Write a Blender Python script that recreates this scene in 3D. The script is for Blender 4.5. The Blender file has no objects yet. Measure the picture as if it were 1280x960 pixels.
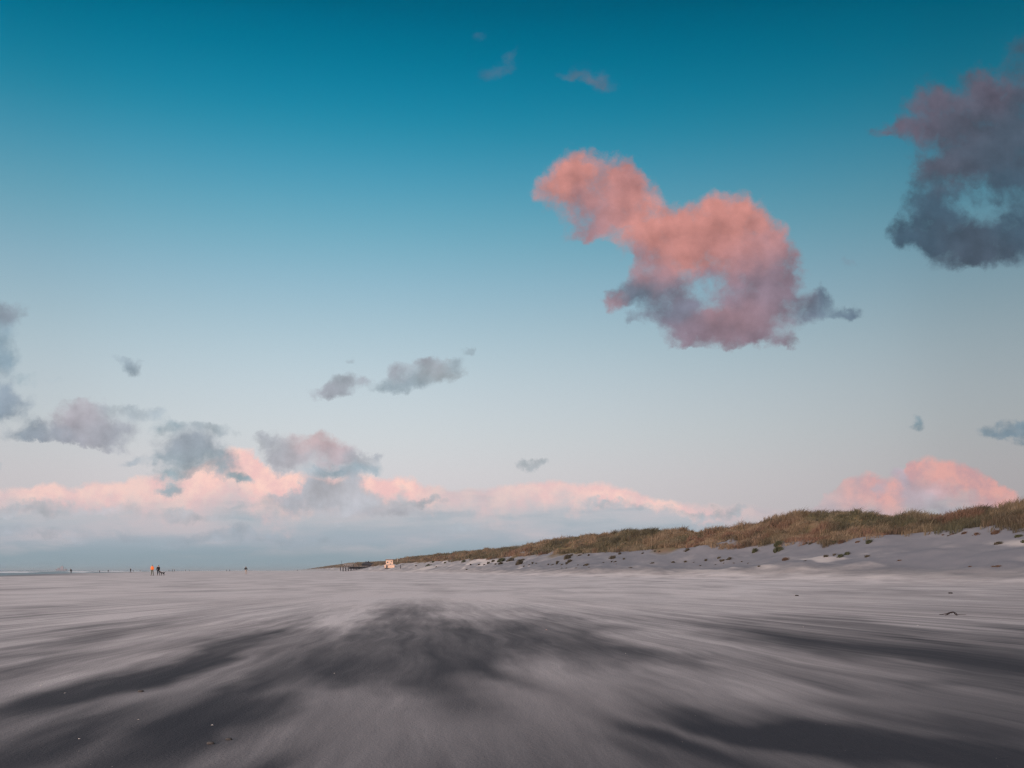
import bpy, bmesh, math, random
import numpy as np
from mathutils import Vector, Matrix

R = math.radians
scene = bpy.context.scene
F = 853.33          # focal length in photo pixels (24 mm lens)
HY = 713.0          # horizon row of the photo
CAMZ = 0.85

# ------------------------------------------------------------------ camera
cd = bpy.data.cameras.new('camera')
cam = bpy.data.objects.new('camera', cd)
scene.collection.objects.link(cam)
cam.location = (0, 0, CAMZ)
cam.rotation_euler = (R(90), 0, 0)
cd.sensor_width = 36.0
cd.lens = 24.0
cd.shift_y = (HY - 480.0) / 1280.0
cd.clip_start = 0.05
cd.clip_end = 30000
scene.camera = cam
scene.view_settings.view_transform = 'Standard'
scene.view_settings.look = 'None'
scene.view_settings.exposure = 0
scene.view_settings.gamma = 1
scene.cycles.max_bounces = 3
scene.cycles.diffuse_bounces = 2
scene.cycles.use_denoising = True
scene.cycles.denoising_prefilter = 'NONE'
scene.cycles.sample_clamp_indirect = 4.0
scene.cycles.filter_width = 1.3
scene.cycles.caustics_reflective = False
scene.cycles.caustics_refractive = False

# ------------------------------------------------------------------ node helper
def lin(c):
    return tuple((x/255/12.92 if x/255 <= .04045 else ((x/255+.055)/1.055)**2.4) for x in c)

class NT:
    def __init__(s, tree):
        s.t = tree; s.n = tree.nodes; s.l = tree.links
    def new(s, kind, **kw):
        nd = s.n.new(kind)
        for k, v in kw.items(): setattr(nd, k, v)
        return nd
    def put(s, sock, v):
        if v is None: return
        if hasattr(v, 'is_output'): s.l.new(v, sock)
        elif hasattr(v, 'outputs'): s.l.new(v.outputs[0], sock)
        else: sock.default_value = v
    def m(s, op, a, b=None, c=None, clamp=False):
        nd = s.new('ShaderNodeMath', operation=op, use_clamp=clamp)
        for i, v in enumerate((a, b, c)): s.put(nd.inputs[i], v)
        return nd.outputs[0]
    def v(s, op, a, b=None, c=None):
        nd = s.new('ShaderNodeVectorMath', operation=op)
        for i, v in enumerate((a, b, c)):
            if v is None: continue
            if isinstance(v, (int, float)): v = (v, v, v)
            if op == 'SCALE' and i == 1: s.put(nd.inputs['Scale'], b[0] if isinstance(b, tuple) else b)
            else: s.put(nd.inputs[i], v)
        return nd.outputs['Value'] if op in ('DOT_PRODUCT', 'LENGTH', 'DISTANCE') else nd.outputs[0]
    def scale(s, a, k):
        nd = s.new('ShaderNodeVectorMath', operation='SCALE')
        s.put(nd.inputs[0], a); s.put(nd.inputs['Scale'], k); return nd.outputs[0]
    def xyz(s, x, y, z=0.0):
        nd = s.new('ShaderNodeCombineXYZ')
        for i, v in enumerate((x, y, z)): s.put(nd.inputs[i], v)
        return nd.outputs[0]
    def sep(s, a):
        nd = s.new('ShaderNodeSeparateXYZ'); s.put(nd.inputs[0], a); return nd.outputs
    def noise(s, vec, scale, detail=4, rough=.5, dist=0, col=False):
        nd = s.new('ShaderNodeTexNoise'); s.put(nd.inputs['Vector'], vec)
        nd.inputs['Scale'].default_value = scale; nd.inputs['Detail'].default_value = detail
        nd.inputs['Roughness'].default_value = rough; nd.inputs['Distortion'].default_value = dist
        return nd.outputs['Color' if col else 0]
    def mr(s, v, a, b, c=0.0, d=1.0, smooth=True):
        nd = s.new('ShaderNodeMapRange', interpolation_type='SMOOTHSTEP' if smooth else 'LINEAR')
        s.put(nd.inputs[0], v)
        for i, x in enumerate((a, b, c, d)): s.put(nd.inputs[i+1], x)
        return nd.outputs[0]
    def mix(s, f, a, b, mode='MIX'):
        nd = s.new('ShaderNodeMix', data_type='RGBA', blend_type=mode)
        for k, v in ((0, f), (6, a), (7, b)):
            if isinstance(v, tuple) and len(v) == 3: v = v + (1,)
            s.put(nd.inputs[k], v)
        return nd.outputs[2]
    def ramp(s, f, stops, interp='LINEAR'):
        nd = s.new('ShaderNodeValToRGB'); s.put(nd.inputs[0], f)
        cr = nd.color_ramp; cr.interpolation = interp
        while len(cr.elements) > 1: cr.elements.remove(cr.elements[-1])
        cr.elements[0].position = stops[0][0]; cr.elements[0].color = (*stops[0][1], 1)
        for p, c in stops[1:]:
            e = cr.elements.new(p); e.color = (*c, 1)
        return nd.outputs[0]
    def attr(s, name, out='Fac'):
        nd = s.new('ShaderNodeAttribute', attribute_name=name); return nd.outputs[out]

# ------------------------------------------------------------------ world: dusk sky with clouds
SUN_EL, SUN_AZ = 3.5, 216.0      # low sun behind the camera, to the left (azimuth clockwise from +Y)
sdir = Vector((math.sin(R(SUN_AZ))*math.cos(R(SUN_EL)), math.cos(R(SUN_AZ))*math.cos(R(SUN_EL)), math.sin(R(SUN_EL))))
world = bpy.data.worlds.new('World'); scene.world = world; world.use_nodes = True
w = NT(world.node_tree); w.n.clear()
D = w.new('ShaderNodeTexCoord').outputs['Generated']
dx, dy, dz = w.sep(D)
hyp = w.m('SQRT', w.m('ADD', w.m('MULTIPLY', dy, dy), w.m('MULTIPLY', w.m('MULTIPLY', dx, dx), .5)))
elev = w.m('DIVIDE', w.m('ARCTAN2', dz, hyp), math.pi/2)       # 0..1
def vt(y): return math.atan2((HY-y)/F, math.hypot(1, .28*.707))/(math.pi/2)
grad = [(713,(200,194,200)),(650,(210,203,206)),(600,(213,209,212)),(550,(207,213,216)),(500,(198,210,217)),(450,(184,204,214)),
        (400,(165,194,208)),(350,(144,184,203)),(300,(119,174,195)),(250,(93,163,188)),(200,(65,151,181)),
        (150,(34,139,169)),(100,(12,127,160)),(50,(0,114,147)),(0,(0,99,131)),(-120,(0,78,108)),(-500,(0,66,98))]
base = w.ramp(elev, [(max(0, vt(y)), lin(c)) for y, c in grad], 'B_SPLINE')
az = w.m('ARCTAN2', dx, dy)
# the sky is dimmer towards the right of the view, away from the afterglow, with lens falloff painted in
dim = w.new('ShaderNodeFloatCurve'); w.put(dim.inputs[1], w.mr(az, -1.2, 1.6, 0, 1, False))
def curve(nd, pts):
    c = nd.mapping.curves[0]
    c.points[0].location = pts[0]; c.points[1].location = pts[-1]
    for p in pts[1:-1]: c.points.new(*p)
    for p in c.points: p.handle_type = 'AUTO'
    nd.mapping.update()
def azn(x): return (math.atan2((x-640)/F, 1)+1.2)/2.8
DIM = [(0, .86), (azn(0), .88), (azn(200), .96), (azn(420), 1.0), (azn(640), .95), (azn(860), .86), (azn(1080), .74), (azn(1280), .62), (1, .56)]
curve(dim, DIM)
sky = w.scale(base, dim.outputs[0])
# --- cloud plane coordinates: hundredths of a photo pixel at 24 mm, fixed to world directions
ysafe = w.m('MAXIMUM', dy, 0.05)
U = w.m('MULTIPLY', w.m('DIVIDE', dx, ysafe), F/100)
V = w.m('MULTIPLY', w.m('DIVIDE', dz, ysafe), F/100)
P = w.xyz(U, V, 0.0)
nA = w.noise(P, 1.1, 7, .58, 0, True)
nB = w.noise(w.v('ADD', P, (7.3, 3.1, 2.2)), 3.6, 5, .6, 0, True)
warp = w.v('ADD', w.scale(w.v('SUBTRACT', nA, .5), .52), w.scale(w.v('SUBTRACT', nB, .5), .36))
W = w.v('ADD', P, warp)
W = w.v('MULTIPLY', W, (1, 1, 0))
# relief term for soft self shading of the billows, light from upper left
n1 = w.noise(P, 1.7, 6, .52); n2 = w.noise(w.v('ADD', P, (-.12, .15, 0)), 1.7, 6, .52)
relief = w.m('MULTIPLY', w.m('SUBTRACT', n1, n2), 1.15)
# --- far cloud bank on the horizon
top = [(-260,600),(-150,606),(-50,615),(0,612),(40,611),(70,606),(90,610),(110,600),(150,600),(180,594),(215,590),(260,574),(300,559),(330,575),(370,590),
       (430,598),(470,596),(505,598),(540,611),(590,612),(640,607),(685,599),(720,604),(780,609),(815,620),(850,628),
       (900,632),(950,634),(1000,640),(1030,622),(1050,600),(1075,590),(1100,597),(1120,600),(1140,576),(1165,572),
       (1200,577),(1235,592),(1265,612),(1300,628),(1400,640),(1540,625)]
fc = w.new('ShaderNodeFloatCurve')
Wx, Wy, _ = w.sep(W)
w.put(fc.inputs[1], w.mr(Wx, (-260-640)/100, (1540-640)/100, 0, 1, False))
curve(fc, [((x+260)/1800, (713-y)/200) for x, y in top])
vtop = w.m('MULTIPLY', fc.outputs[0], 2.0)
Wy2 = w.m('ADD', w.m('MULTIPLY', Wy, .55), w.m('MULTIPLY', V, .45))
e = w.m('SUBTRACT', vtop, Wy2)
a_bank = w.mr(e, -.03, .07)
pk = w.new('ShaderNodeFloatCurve'); w.put(pk.inputs[1], w.mr(U, -9, 9, 0, 1, False))
curve(pk, [(0,.35),((0+260)/1800,.45),((60+260)/1800,.8),((180+260)/1800,.8),((300+260)/1800,1),((500+260)/1800,1),((570+260)/1800,.45),((690+260)/1800,.75),
           ((820+260)/1800,.85),((920+260)/1800,.35),((1000+260)/1800,.25),((1060+260)/1800,.75),((1200+260)/1800,1),((1240+260)/1800,1),((1300+260)/1800,.4),(1,.2)])
fall = w.new('ShaderNodeFloatCurve'); w.put(fall.inputs[1], w.mr(U, -9, 9, 0, 1, False))   # how deep the pink reaches
curve(fall, [(0,.3),((60+260)/1800,.35),((200+260)/1800,.6),((300+260)/1800,.8),((400+260)/1800,.45),((500+260)/1800,.32),((690+260)/1800,.42),((820+260)/1800,.22),
             ((1000+260)/1800,.4),((1070+260)/1800,.7),((1200+260)/1800,.6),(1,.5)])
pinkf = w.m('MULTIPLY', w.m('SUBTRACT', 1, w.mr(w.m('SUBTRACT', e, w.m('MULTIPLY', w.m('SUBTRACT', w.sep(nB)[0], .5), .5)),
            w.m('MULTIPLY', fall.outputs[0], .25), w.m('MULTIPLY', fall.outputs[0], 1.15))), pk.outputs[0])
pinkf = w.m('ADD', pinkf, w.m('MULTIPLY', w.m('MULTIPLY', relief, .8), pinkf), clamp=True)
strat = w.noise(w.v('ADD', w.v('MULTIPLY', P, (.55, 3.2, 1)), w.scale(warp, .35)), 1.0, 5, .55)
low = w.ramp(w.m('DIVIDE', V, 1.6), [(0, lin((141,158,169))), (.06, lin((142,160,171))), (.14, lin((150,166,177))), (.19, lin((157,170,181))), (.26, lin((168,176,186))), (.38, lin((182,186,193))),
                                      (.55, lin((196,193,198))), (1, lin((203,200,203)))])
low = w.mix(w.m('MULTIPLY', w.mr(strat, .45, .66), .6), low, lin((203,192,196)))
low = w.mix(w.m('MULTIPLY', w.mr(strat, .50, .34), .6), low, lin((158,173,184)))
lowfade = w.mr(V, .10, .38)
low = w.mix(lowfade, lin((143,161,171)), low)
pinkc = w.mix(w.mr(U, 2.2, 4.4), lin((252,212,201)), lin((243,184,177)))
pinkc = w.mix(w.mr(w.sep(nB)[1], .35, .65), pinkc, w.mix(w.mr(U, 2.2, 4.4), lin((238,196,194)), lin((214,172,176))))
bank = w.mix(pinkf, low, pinkc)
bank = w.scale(bank, w.mr(U, 1.5, 6.4, 1.0, .80))
# base of the bank dissolves into blue-grey air with a bright slit right of the pavilion
sky = w.mix(a_bank, sky, bank)

# --- cumulus: blobs of given size and tone in the warped plane
PK=(203,138,130); PK2=(186,132,131); PM=(162,128,136); MV=(136,119,133); GM=(118,121,138); GB=(100,118,136)
RD=(104,96,112); R1=(88,90,105); R2=(74,87,103); R3=(68,90,108)
TW=(88,108,132)
G1=(150,162,172); G2=(160,164,174); G3=(146,161,171)
blobs = [
 # large pink cloud
 (697,236,26,19,1,PK),(735,222,36,28,1,PK),(782,226,24,22,.9,PK2),(745,262,34,22,1,PM),(790,262,40,30,1.1,PK),(830,292,42,26,1.1,PK),
 (868,300,32,28,1,PK),(905,272,34,26,1.1,PK),(938,292,34,34,1.1,PK),(968,312,24,24,.9,PM),(900,316,50,24,1.1,PK2),(945,345,42,34,1.1,MV),
 (962,382,38,28,1.1,MV),(916,398,42,20,1,PM),(868,404,34,14,.9,MV),(825,340,26,24,1,PM),(800,322,14,20,.7,PM),(772,372,14,11,.9,PM),
 (802,364,30,18,1.1,GB),(838,388,22,18,1,GM),(985,345,14,22,.6,MV),(882,342,20,8,.25,MV),(912,372,14,10,.35,MV),(862,374,14,9,.35,GM),(845,372,14,12,.5,GM),(886,360,26,13,.30,MV),(800,400,20,9,.5,GM),(930,424,40,9,.7,MV),(985,428,14,7,.5,MV),(856,428,18,7,.6,MV),(1010,386,20,16,.9,GB),(1030,372,10,8,.6,GB),(1046,388,16,9,.9,GB),(1066,393,13,9,1,GB),(1026,362,9,7,.4,GB),(728,286,20,14,.8,PM),(900,410,60,14,.9,MV),(850,420,14,8,.6,MV),
 (1064,326,15,7,.32,GM),(850,352,14,14,.5,GM),
 # dark cloud at the right edge
 (1160,130,30,18,.9,RD),(1200,150,48,42,1.2,R1),(1243,116,32,22,1,RD),(1262,170,48,44,1.2,R2),(1226,198,42,24,1,R2),(1101,165,15,7,.6,RD),
 (1290,62,34,30,.6,R2),(1345,150,70,70,1.2,R2),(1160,262,28,26,.9,R3),(1132,284,22,10,.8,R3),(1200,296,44,24,1.1,R2),(1240,314,44,22,1,R2),
 (1278,282,34,30,1,R3),(1172,238,22,18,.8,R3),(1262,226,38,14,.7,R3),(1215,252,26,10,.15,R3),(1250,246,30,7,.3,R3),(1190,268,24,9,.4,R3),(1130,300,20,10,.8,R3),(1160,300,30,18,1,R3),(1200,325,30,14,.9,R2),(1180,215,30,16,1,R1),(1140,165,22,14,.8,RD),(1350,290,50,50,1.1,R3),
 # wisps high up
 (602,44,18,7,.36,TW),(637,70,14,12,.46,(98,112,130)),(622,92,20,14,.42,TW),(705,98,26,9,.40,(98,112,130)),(736,93,20,14,.46,(100,112,130)),(752,106,20,12,.36,TW),
 (572,285,18,6,.28,(100,150,172)),(620,122,12,10,.26,TW),
 # small greys in the middle
 (404,487,20,9,.9,G2),(428,476,20,13,1,(153,160,169)),(450,470,10,8,.6,G2),(439,441,8,6,.5,G1),(497,462,18,12,1,G2),(490,484,26,10,1,G3),
 (520,474,24,11,.9,G3),(534,452,22,8,.8,G2),(556,462,26,11,1,(154,162,168)),(572,446,10,10,.7,G3),(582,430,11,6,.5,G3),
 (664,578,17,6,.9,(160,170,177)),(1153,522,11,9,.85,(126,148,160)),(1258,538,28,11,1,(122,142,156)),(1228,535,15,7,.6,(128,146,158)),(1295,545,24,11,1,(122,142,156)),
 # left edge
 (164,454,14,11,.7,(150,166,178)),(148,444,10,4,.45,(150,166,178)),(5,391,26,13,1,(143,155,168)),(4,425,20,18,.75,(140,164,178)),(6,452,18,15,.9,(140,162,176)),
 (32,474,18,6,.4,(160,180,190)),(2,504,30,22,1.1,(142,156,170)),(-60,440,50,80,1.1,(142,156,170)),(-6,590,14,10,.8,(165,178,186)),
 # left cumulus
 (38,547,24,13,1.1,(150,162,174)),(66,549,30,12,1,(152,160,172)),(100,530,32,24,1.2,(176,172,181)),(104,506,13,12,.9,(180,178,186)),(132,540,34,16,1.1,(160,164,174)),
 (152,530,24,14,.8,(165,170,180)),(160,508,28,8,.6,(165,178,188)),(188,514,18,7,.5,(165,178,188)),(80,478,22,7,.32,(165,182,192)),(78,565,60,7,-.9,G1),
 (215,530,18,9,.85,(150,168,178)),(265,536,22,7,.85,(160,172,180)),(236,556,36,18,1.1,(152,161,172)),(262,576,30,13,1.1,(150,164,173)),(205,572,24,9,.8,(158,171,180)),
 (166,568,18,7,.7,(165,176,186)),(222,592,34,8,.9,(152,168,176)),(298,597,18,8,1,(150,169,178)),(214,612,22,8,.9,(156,171,180)),(300,628,30,6,.7,(178,184,191)),
 # cloud in front of the bright pink bank
 (330,544,17,11,1.05,(166,170,178)),(350,562,24,14,1.1,(172,174,182)),(398,556,28,18,1.1,(205,182,185)),(424,568,24,14,1,(192,177,184)),(376,578,34,11,1,(178,178,186)),
 (448,577,20,8,.9,(166,172,181)),(476,573,10,6,.7,(166,172,181)),(420,594,36,7,1,(150,170,182)),(458,588,18,7,.8,(158,174,184)),
 (387,616,14,9,.9,(184,185,192)),(438,608,12,11,.9,(182,186,194)),(430,624,42,12,1.1,(186,186,193)),(345,619,13,6,.7,(196,188,194)),(535,629,32,6,.85,(172,180,188)),(30,643,60,9,.7,(184,186,193)),(120,634,50,7,.6,(190,188,195)),(250,644,80,8,.7,(182,184,191)),(500,642,60,7,.6,(184,184,192)),(415,629,62,15,1.0,(179,182,190)),(392,611,15,12,1.1,(174,178,187)),(440,606,13,12,1.1,(176,179,188)),(365,622,14,9,.8,(178,181,190)),(60,668,90,9,.6,(168,174,184)),(300,672,140,10,.7,(160,170,181)),(600,660,70,8,.5,(170,177,186)),
 (760,631,60,6,.6,(170,180,188)),(900,640,70,6,.7,(165,176,184)),(1150,622,26,9,.5,(175,165,175)),(1100,614,14,8,.45,(185,170,178)),(1180,634,40,8,.6,(168,162,172)),(1128,600,16,9,.8,(176,164,175)),(1150,614,22,12,.9,(182,165,173)),(1098,606,12,8,.6,(180,166,175)),(1175,606,18,9,.6,(196,166,170)),
]
Facc = None; Cacc = None; Tacc = None
Wc = W
for bi, (x, y, rx, ry, wt, col) in enumerate(blobs):
    if bi and bi % 5 == 0: Wc = w.v('MULTIPLY_ADD', Facc, (1e-7, 1e-7, 0), W)      # keeps the evaluation serial
    cx, cy = (x-640)/100, (HY-y)/100
    sx, sy = 118/rx, 118/ry
    q = w.v('MULTIPLY_ADD', Wc, (sx*.71, sy*.71, 0), (-cx*sx*.71, -cy*sy*.71, 0))
    d2 = w.v('DOT_PRODUCT', q, q)
    g = w.m('POWER', .25, d2)
    if Facc is None:
        Facc = w.m('MULTIPLY', g, wt); Cacc = w.v('MULTIPLY', g, lin(col)); Tacc = w.m('MULTIPLY', g, 1.0)
    else:
        Facc = w.m('MULTIPLY_ADD', g, wt, Facc)
        if wt > 0:
            Cacc = w.v('MULTIPLY_ADD', g, lin(col), Cacc); Tacc = w.m('ADD', g, Tacc)
ccol = w.scale(Cacc, w.m('DIVIDE', 1.0, w.m('MAXIMUM', Tacc, 1e-6)))
n3 = w.noise(w.v('ADD', P, w.scale(warp, .5)), 3.0, 7, .60)
Fs = w.m('SUBTRACT', 1.0, w.m('POWER', .25, Facc))
body = w.m('ADD', Fs, w.m('ADD', w.m('MULTIPLY', w.m('SUBTRACT', n1, .5), .35), w.m('MULTIPLY', w.m('SUBTRACT', n3, .5), 1.05)))
acl = w.m('MULTIPLY', w.mr(body, .22, .86), w.mr(Facc, .10, .30))
# thin places stay translucent, thick ones get relief
ccol = w.scale(ccol, w.m('ADD', 1.0, w.m('MULTIPLY', relief, 1.0)))
ccol = w.mix(w.m('MULTIPLY', w.mr(w.sep(nB)[0], .35, .68), .22), ccol, w.scale(ccol, .84))
front = w.m('GREATER_THAN', dy, 0.12)
acl = w.m('MULTIPLY', acl, front)
sky = w.mix(w.m('MULTIPLY', acl, .97), sky, ccol)
# --- sunset side behind the camera: Nishita sky plus an added warm glow that lifts the sand
ns = w.new('ShaderNodeTexSky', sky_type='NISHITA')
ns.sun_disc = False; ns.sun_elevation = R(SUN_EL); ns.sun_rotation = R(SUN_AZ)
ns.air_density = 1.0; ns.dust_density = 1.5; ns.ozone_density = 1.0
hz = w.v('DOT_PRODUCT', D, (math.sin(R(SUN_AZ)), math.cos(R(SUN_AZ)), 0.0))
glow = w.mr(hz, -.18, .8)
gl = w.scale(w.ramp(elev, [(0, (2.0, 1.45, 1.15)), (.25, (1.8, 1.4, 1.2)), (.6, (1.0, .9, .9)), (1, (.4, .45, .5))], 'LINEAR'), w.m('MULTIPLY', glow, 1.6))
sky = w.v('ADD', sky, gl)
bg1 = w.new('ShaderNodeBackground'); w.put(bg1.inputs[0], sky); bg1.inputs[1].default_value = 1.0
bg2 = w.new('ShaderNodeBackground'); w.put(bg2.inputs[0], ns.outputs[0])
w.put(bg2.inputs[1], w.m('MULTIPLY', glow, .10))
ad = w.new('ShaderNodeAddShader'); w.l.new(bg1.outputs[0], ad.inputs[0]); w.l.new(bg2.outputs[0], ad.inputs[1])
wo = w.new('ShaderNodeOutputWorld'); w.l.new(ad.outputs[0], wo.inputs[0])
world.cycles.sampling_method = 'MANUAL'; world.cycles.sample_map_resolution = 256

# ------------------------------------------------------------------ sun lamp, nearly set
sl = bpy.data.lights.new('sun', 'SUN'); so = bpy.data.objects.new('sun', sl); scene.collection.objects.link(so)
sl.energy = 0.5; sl.angle = R(2.0); sl.color = (1.0, .55, .36)
so.rotation_euler = sdir.to_track_quat('Z', 'Y').to_euler(); so.location = (0, 0, 60)

# ------------------------------------------------------------------ object helpers
C = scene.collection
def tag(o, label=None, cat=None, group=None, kind=None):
    if label: o['label'] = label
    if cat: o['category'] = cat
    if group: o['group'] = group
    if kind: o['kind'] = kind
    return o
def empty(name, loc, rz=0.0):
    o = bpy.data.objects.new(name, None); C.objects.link(o); o.location = loc; o.rotation_euler = (0, 0, rz); o.empty_display_size = .2
    return o
def link(name, me, m=None, parent=None, smooth=False):
    o = bpy.data.objects.new(name, me); C.objects.link(o)
    if m is not None:
        me.materials.clear(); me.materials.append(m)
    if parent is not None: o.parent = parent
    if smooth: me.polygons.foreach_set('use_smooth', [True]*len(me.polygons))
    return o
def from_bm(name, bm, m=None, parent=None, smooth=False):
    me = bpy.data.meshes.new(name); bm.to_mesh(me); bm.free()
    return link(name, me, m, parent, smooth)
def mesh_np(name, co, faces, m=None, parent=None, smooth=True, attrs=None):
    me = bpy.data.meshes.new(name)
    nv, nf, k = len(co), len(faces), faces.shape[1]
    me.vertices.add(nv); me.vertices.foreach_set('co', np.asarray(co, np.float32).ravel())
    me.loops.add(nf*k); me.loops.foreach_set('vertex_index', np.asarray(faces, np.int32).ravel())
    me.polygons.add(nf); me.polygons.foreach_set('loop_start', np.arange(0, nf*k, k, dtype=np.int32))
    me.polygons.foreach_set('use_smooth', np.full(nf, smooth))
    for an, (ty, data) in (attrs or {}).items():
        at = me.attributes.new(an, ty, 'POINT')
        at.data.foreach_set('vector' if ty == 'FLOAT_VECTOR' else ('color' if ty == 'FLOAT_COLOR' else 'value'), np.asarray(data, np.float32).ravel())
    me.update(calc_edges=True); me.validate()
    return link(name, me, m, parent)
def box(bm, c, s, rz=0.0, rx=0.0, ry=0.0, bevel=0.0):
    r = bmesh.ops.create_cube(bm, size=1.0)
    M = Matrix.Translation(c) @ Matrix.Rotation(rz, 4, 'Z') @ Matrix.Rotation(rx, 4, 'X') @ Matrix.Rotation(ry, 4, 'Y') @ Matrix.Diagonal((*s, 1))
    bmesh.ops.transform(bm, matrix=M, verts=r['verts'])
def tube(bm, a, b, r0, r1, n=8):
    a, b = Vector(a), Vector(b); d = b-a
    r = bmesh.ops.create_cone(bm, cap_ends=True, segments=n, radius1=r0, radius2=r1, depth=d.length)
    M = Matrix.Translation((a+b)/2) @ d.to_track_quat('Z', 'Y').to_matrix().to_4x4()
    bmesh.ops.transform(bm, matrix=M, verts=r['verts'])
def skinned(name, pts, edges, rad, m, parent, sub=1):
    """one continuous surface grown round a skeleton"""
    me = bpy.data.meshes.new(name); me.from_pydata([Vector(p) for p in pts], edges, [])
    o = bpy.data.objects.new(name, me); C.objects.link(o)
    md = o.modifiers.new('skin', 'SKIN'); md.use_smooth_shade = True
    sv = me.skin_vertices[0] if me.skin_vertices else None
    if sv is None:
        bm = bmesh.new(); bm.from_mesh(me); bm.verts.layers.skin.verify(); bm.to_mesh(me); bm.free(); sv = me.skin_vertices[0]
    for i, r in enumerate(rad):
        r = r if isinstance(r, tuple) else (r, r)
        sv.data[i].radius = r; sv.data[i].use_root = (i == 0)
    sb = o.modifiers.new('sub', 'SUBSURF'); sb.levels = sub; sb.render_levels = sub
    dg = bpy.context.evaluated_depsgraph_get(); dg.update()
    me2 = bpy.data.meshes.new_from_object(o.evaluated_get(dg))
    o.modifiers.clear(); o.data = me2; me2.materials.clear(); me2.materials.append(m)
    bpy.data.meshes.remove(me)
    me2.name = name; o.parent = parent
    return o
def mat(name, col, rough=.8, var=.0, scale=8.0, spec=.3):
    m = bpy.data.materials.new(name); m.use_nodes = True
    t = NT(m.node_tree); b = t.n['Principled BSDF']
    b.inputs['Roughness'].default_value = rough
    b.inputs['Specular IOR Level'].default_value = spec
    if var:
        co = t.new('ShaderNodeTexCoord').outputs['Object']
        f = t.noise(co, scale, 5, .6)
        lo = tuple(c*(1-var) for c in col); hi = tuple(min(1, c*(1+var)) for c in col)
        t.put(b.inputs['Base Color'], t.mix(t.mr(f, .3, .7), lo, hi))
    else:
        b.inputs['Base Color'].default_value = (*col, 1)
    return m

# ------------------------------------------------------------------ numpy noise
_rng = np.random.RandomState(5)
_perm = _rng.permutation(512); _perm = np.concatenate([_perm, _perm])
_val = _rng.rand(512)
def vnoise(x, y, seed=0):
    xi = np.floor(x).astype(np.int64); yi = np.floor(y).astype(np.int64)
    fx = x-xi; fy = y-yi; fx = fx*fx*fx*(fx*(fx*6-15)+10); fy = fy*fy*fy*(fy*(fy*6-15)+10)
    def h(a, b): return _val[_perm[(_perm[(a+seed*17) & 511]+b) & 511]]
    return (h(xi, yi)*(1-fx)+h(xi+1, yi)*fx)*(1-fy)+(h(xi, yi+1)*(1-fx)+h(xi+1, yi+1)*fx)*fy
def fbm(x, y, o=4, seed=0, rough=.5):
    s = 0; a = 1; t = 0
    for i in range(o):
        s = s+a*vnoise(x*2**i+i*13.7, y*2**i+i*7.1, seed+i); t += a; a *= rough
    return s/t
def sm(x, a, b):
    t = np.clip((x-a)/(b-a), 0, 1); return t*t*(3-2*t)

# ------------------------------------------------------------------ terrain shape
HAZE = 1.7e-4
SH = .328           # the shore runs away towards the left of the view
crest = [(1280,625),(1240,631),(1200,637),(1150,638),(1100,635),(1060,635),(1025,634),(1000,641),(960,647),(930,653),(908,667),(899,676),(888,685),(880,678),(872,664),(840,658),
         (800,662),(750,666),(700,674),(660,684),(620,687),(580,691),(540,695),(510,698),(500,701),(470,703),(440,704),(420,706.5),(400,709),(388,711)]
_cy = [75/((x-640)/F+SH) for x, y in crest]
_ch = [(HY-y)/F*Y+CAMZ-.55-.75*min(1, max(0, (x-640)/250)) for (x, y), Y in zip(crest, _cy)]
_cy = [-4000, 0]+_cy+[4000, 8000]; _ch = [8.5, 8.5]+_ch+[5, 3]
wl_y = np.array([-6000, -200, 50, 115, 139, 181, 241, 300, 600, 1500, 6000, 12000.])
wl_x = np.array([-1200, -150, -92, -.75*118, -.70*142, -.665*190, -.625*250, -.57*320, -.50*640, -.41*1600, -.36*6000, -.36*12000])
def shore_dist(X, Y):      # >0 towards land
    return X-np.interp(Y, wl_y, wl_x)
def height(X, Y):
    t = X+SH*Y
    wob = (fbm(Y/38+3, t/60, 3, 3)-.5)
    far = np.clip((Y-200)/400, 0, 1)
    H = np.interp(Y, _cy, _ch)
    ts = t+wob*9*(1-.3*far)*sm(-t, -72, -52)
    low = 4.2*np.clip((ts-36)/24, 0, 1)**1.75
    ridge = (fbm(X/7.5+9, (Y+.5*X)/16, 4, 11)-.5)*1.3*sm(ts, 42, 50)*(1-sm(ts, 58, 66))
    scarp = (H-4.2)*sm(ts, 58, 74)
    back = -sm(t, 77, 94)*(H-4)*.75
    hum = (fbm(X/6, Y/6, 4, 21)-.5)*1.7*sm(t, 60, 70)*(.45+.55*sm(np.abs(t-75), 3, 12))
    hum = hum+(fbm(X/2.3+3, Y/2.9, 3, 23)-.5)*1.7*sm(ts, 60, 64)
    foot = (fbm(X/3+5, Y/3, 3, 31)-.5)*.35*sm(ts, 37, 46)
    z = low+scarp+back+ridge+hum+foot
    z = z+(fbm(X/9, Y/14, 3, 41)-.5)*.10*(1-sm(ts, 35, 45))*sm(np.hypot(X, Y), 5, 40)
    sd = shore_dist(X, Y)
    z = z-.75*(1-sm(sd, -30, 26))**1.5
    return z
def ray_ground(px, py, far=1500.):
    u = (px-640)/F; v = (HY-py)/F
    Y = np.exp(np.linspace(math.log(2.0), math.log(far), 6000))
    z = CAMZ+v*Y; h = height(u*Y, Y)
    k = np.nonzero(h >= z)[0]
    if len(k) == 0: return None
    i = k[0]; return Vector((u*Y[i], Y[i], float(h[i])))

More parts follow.
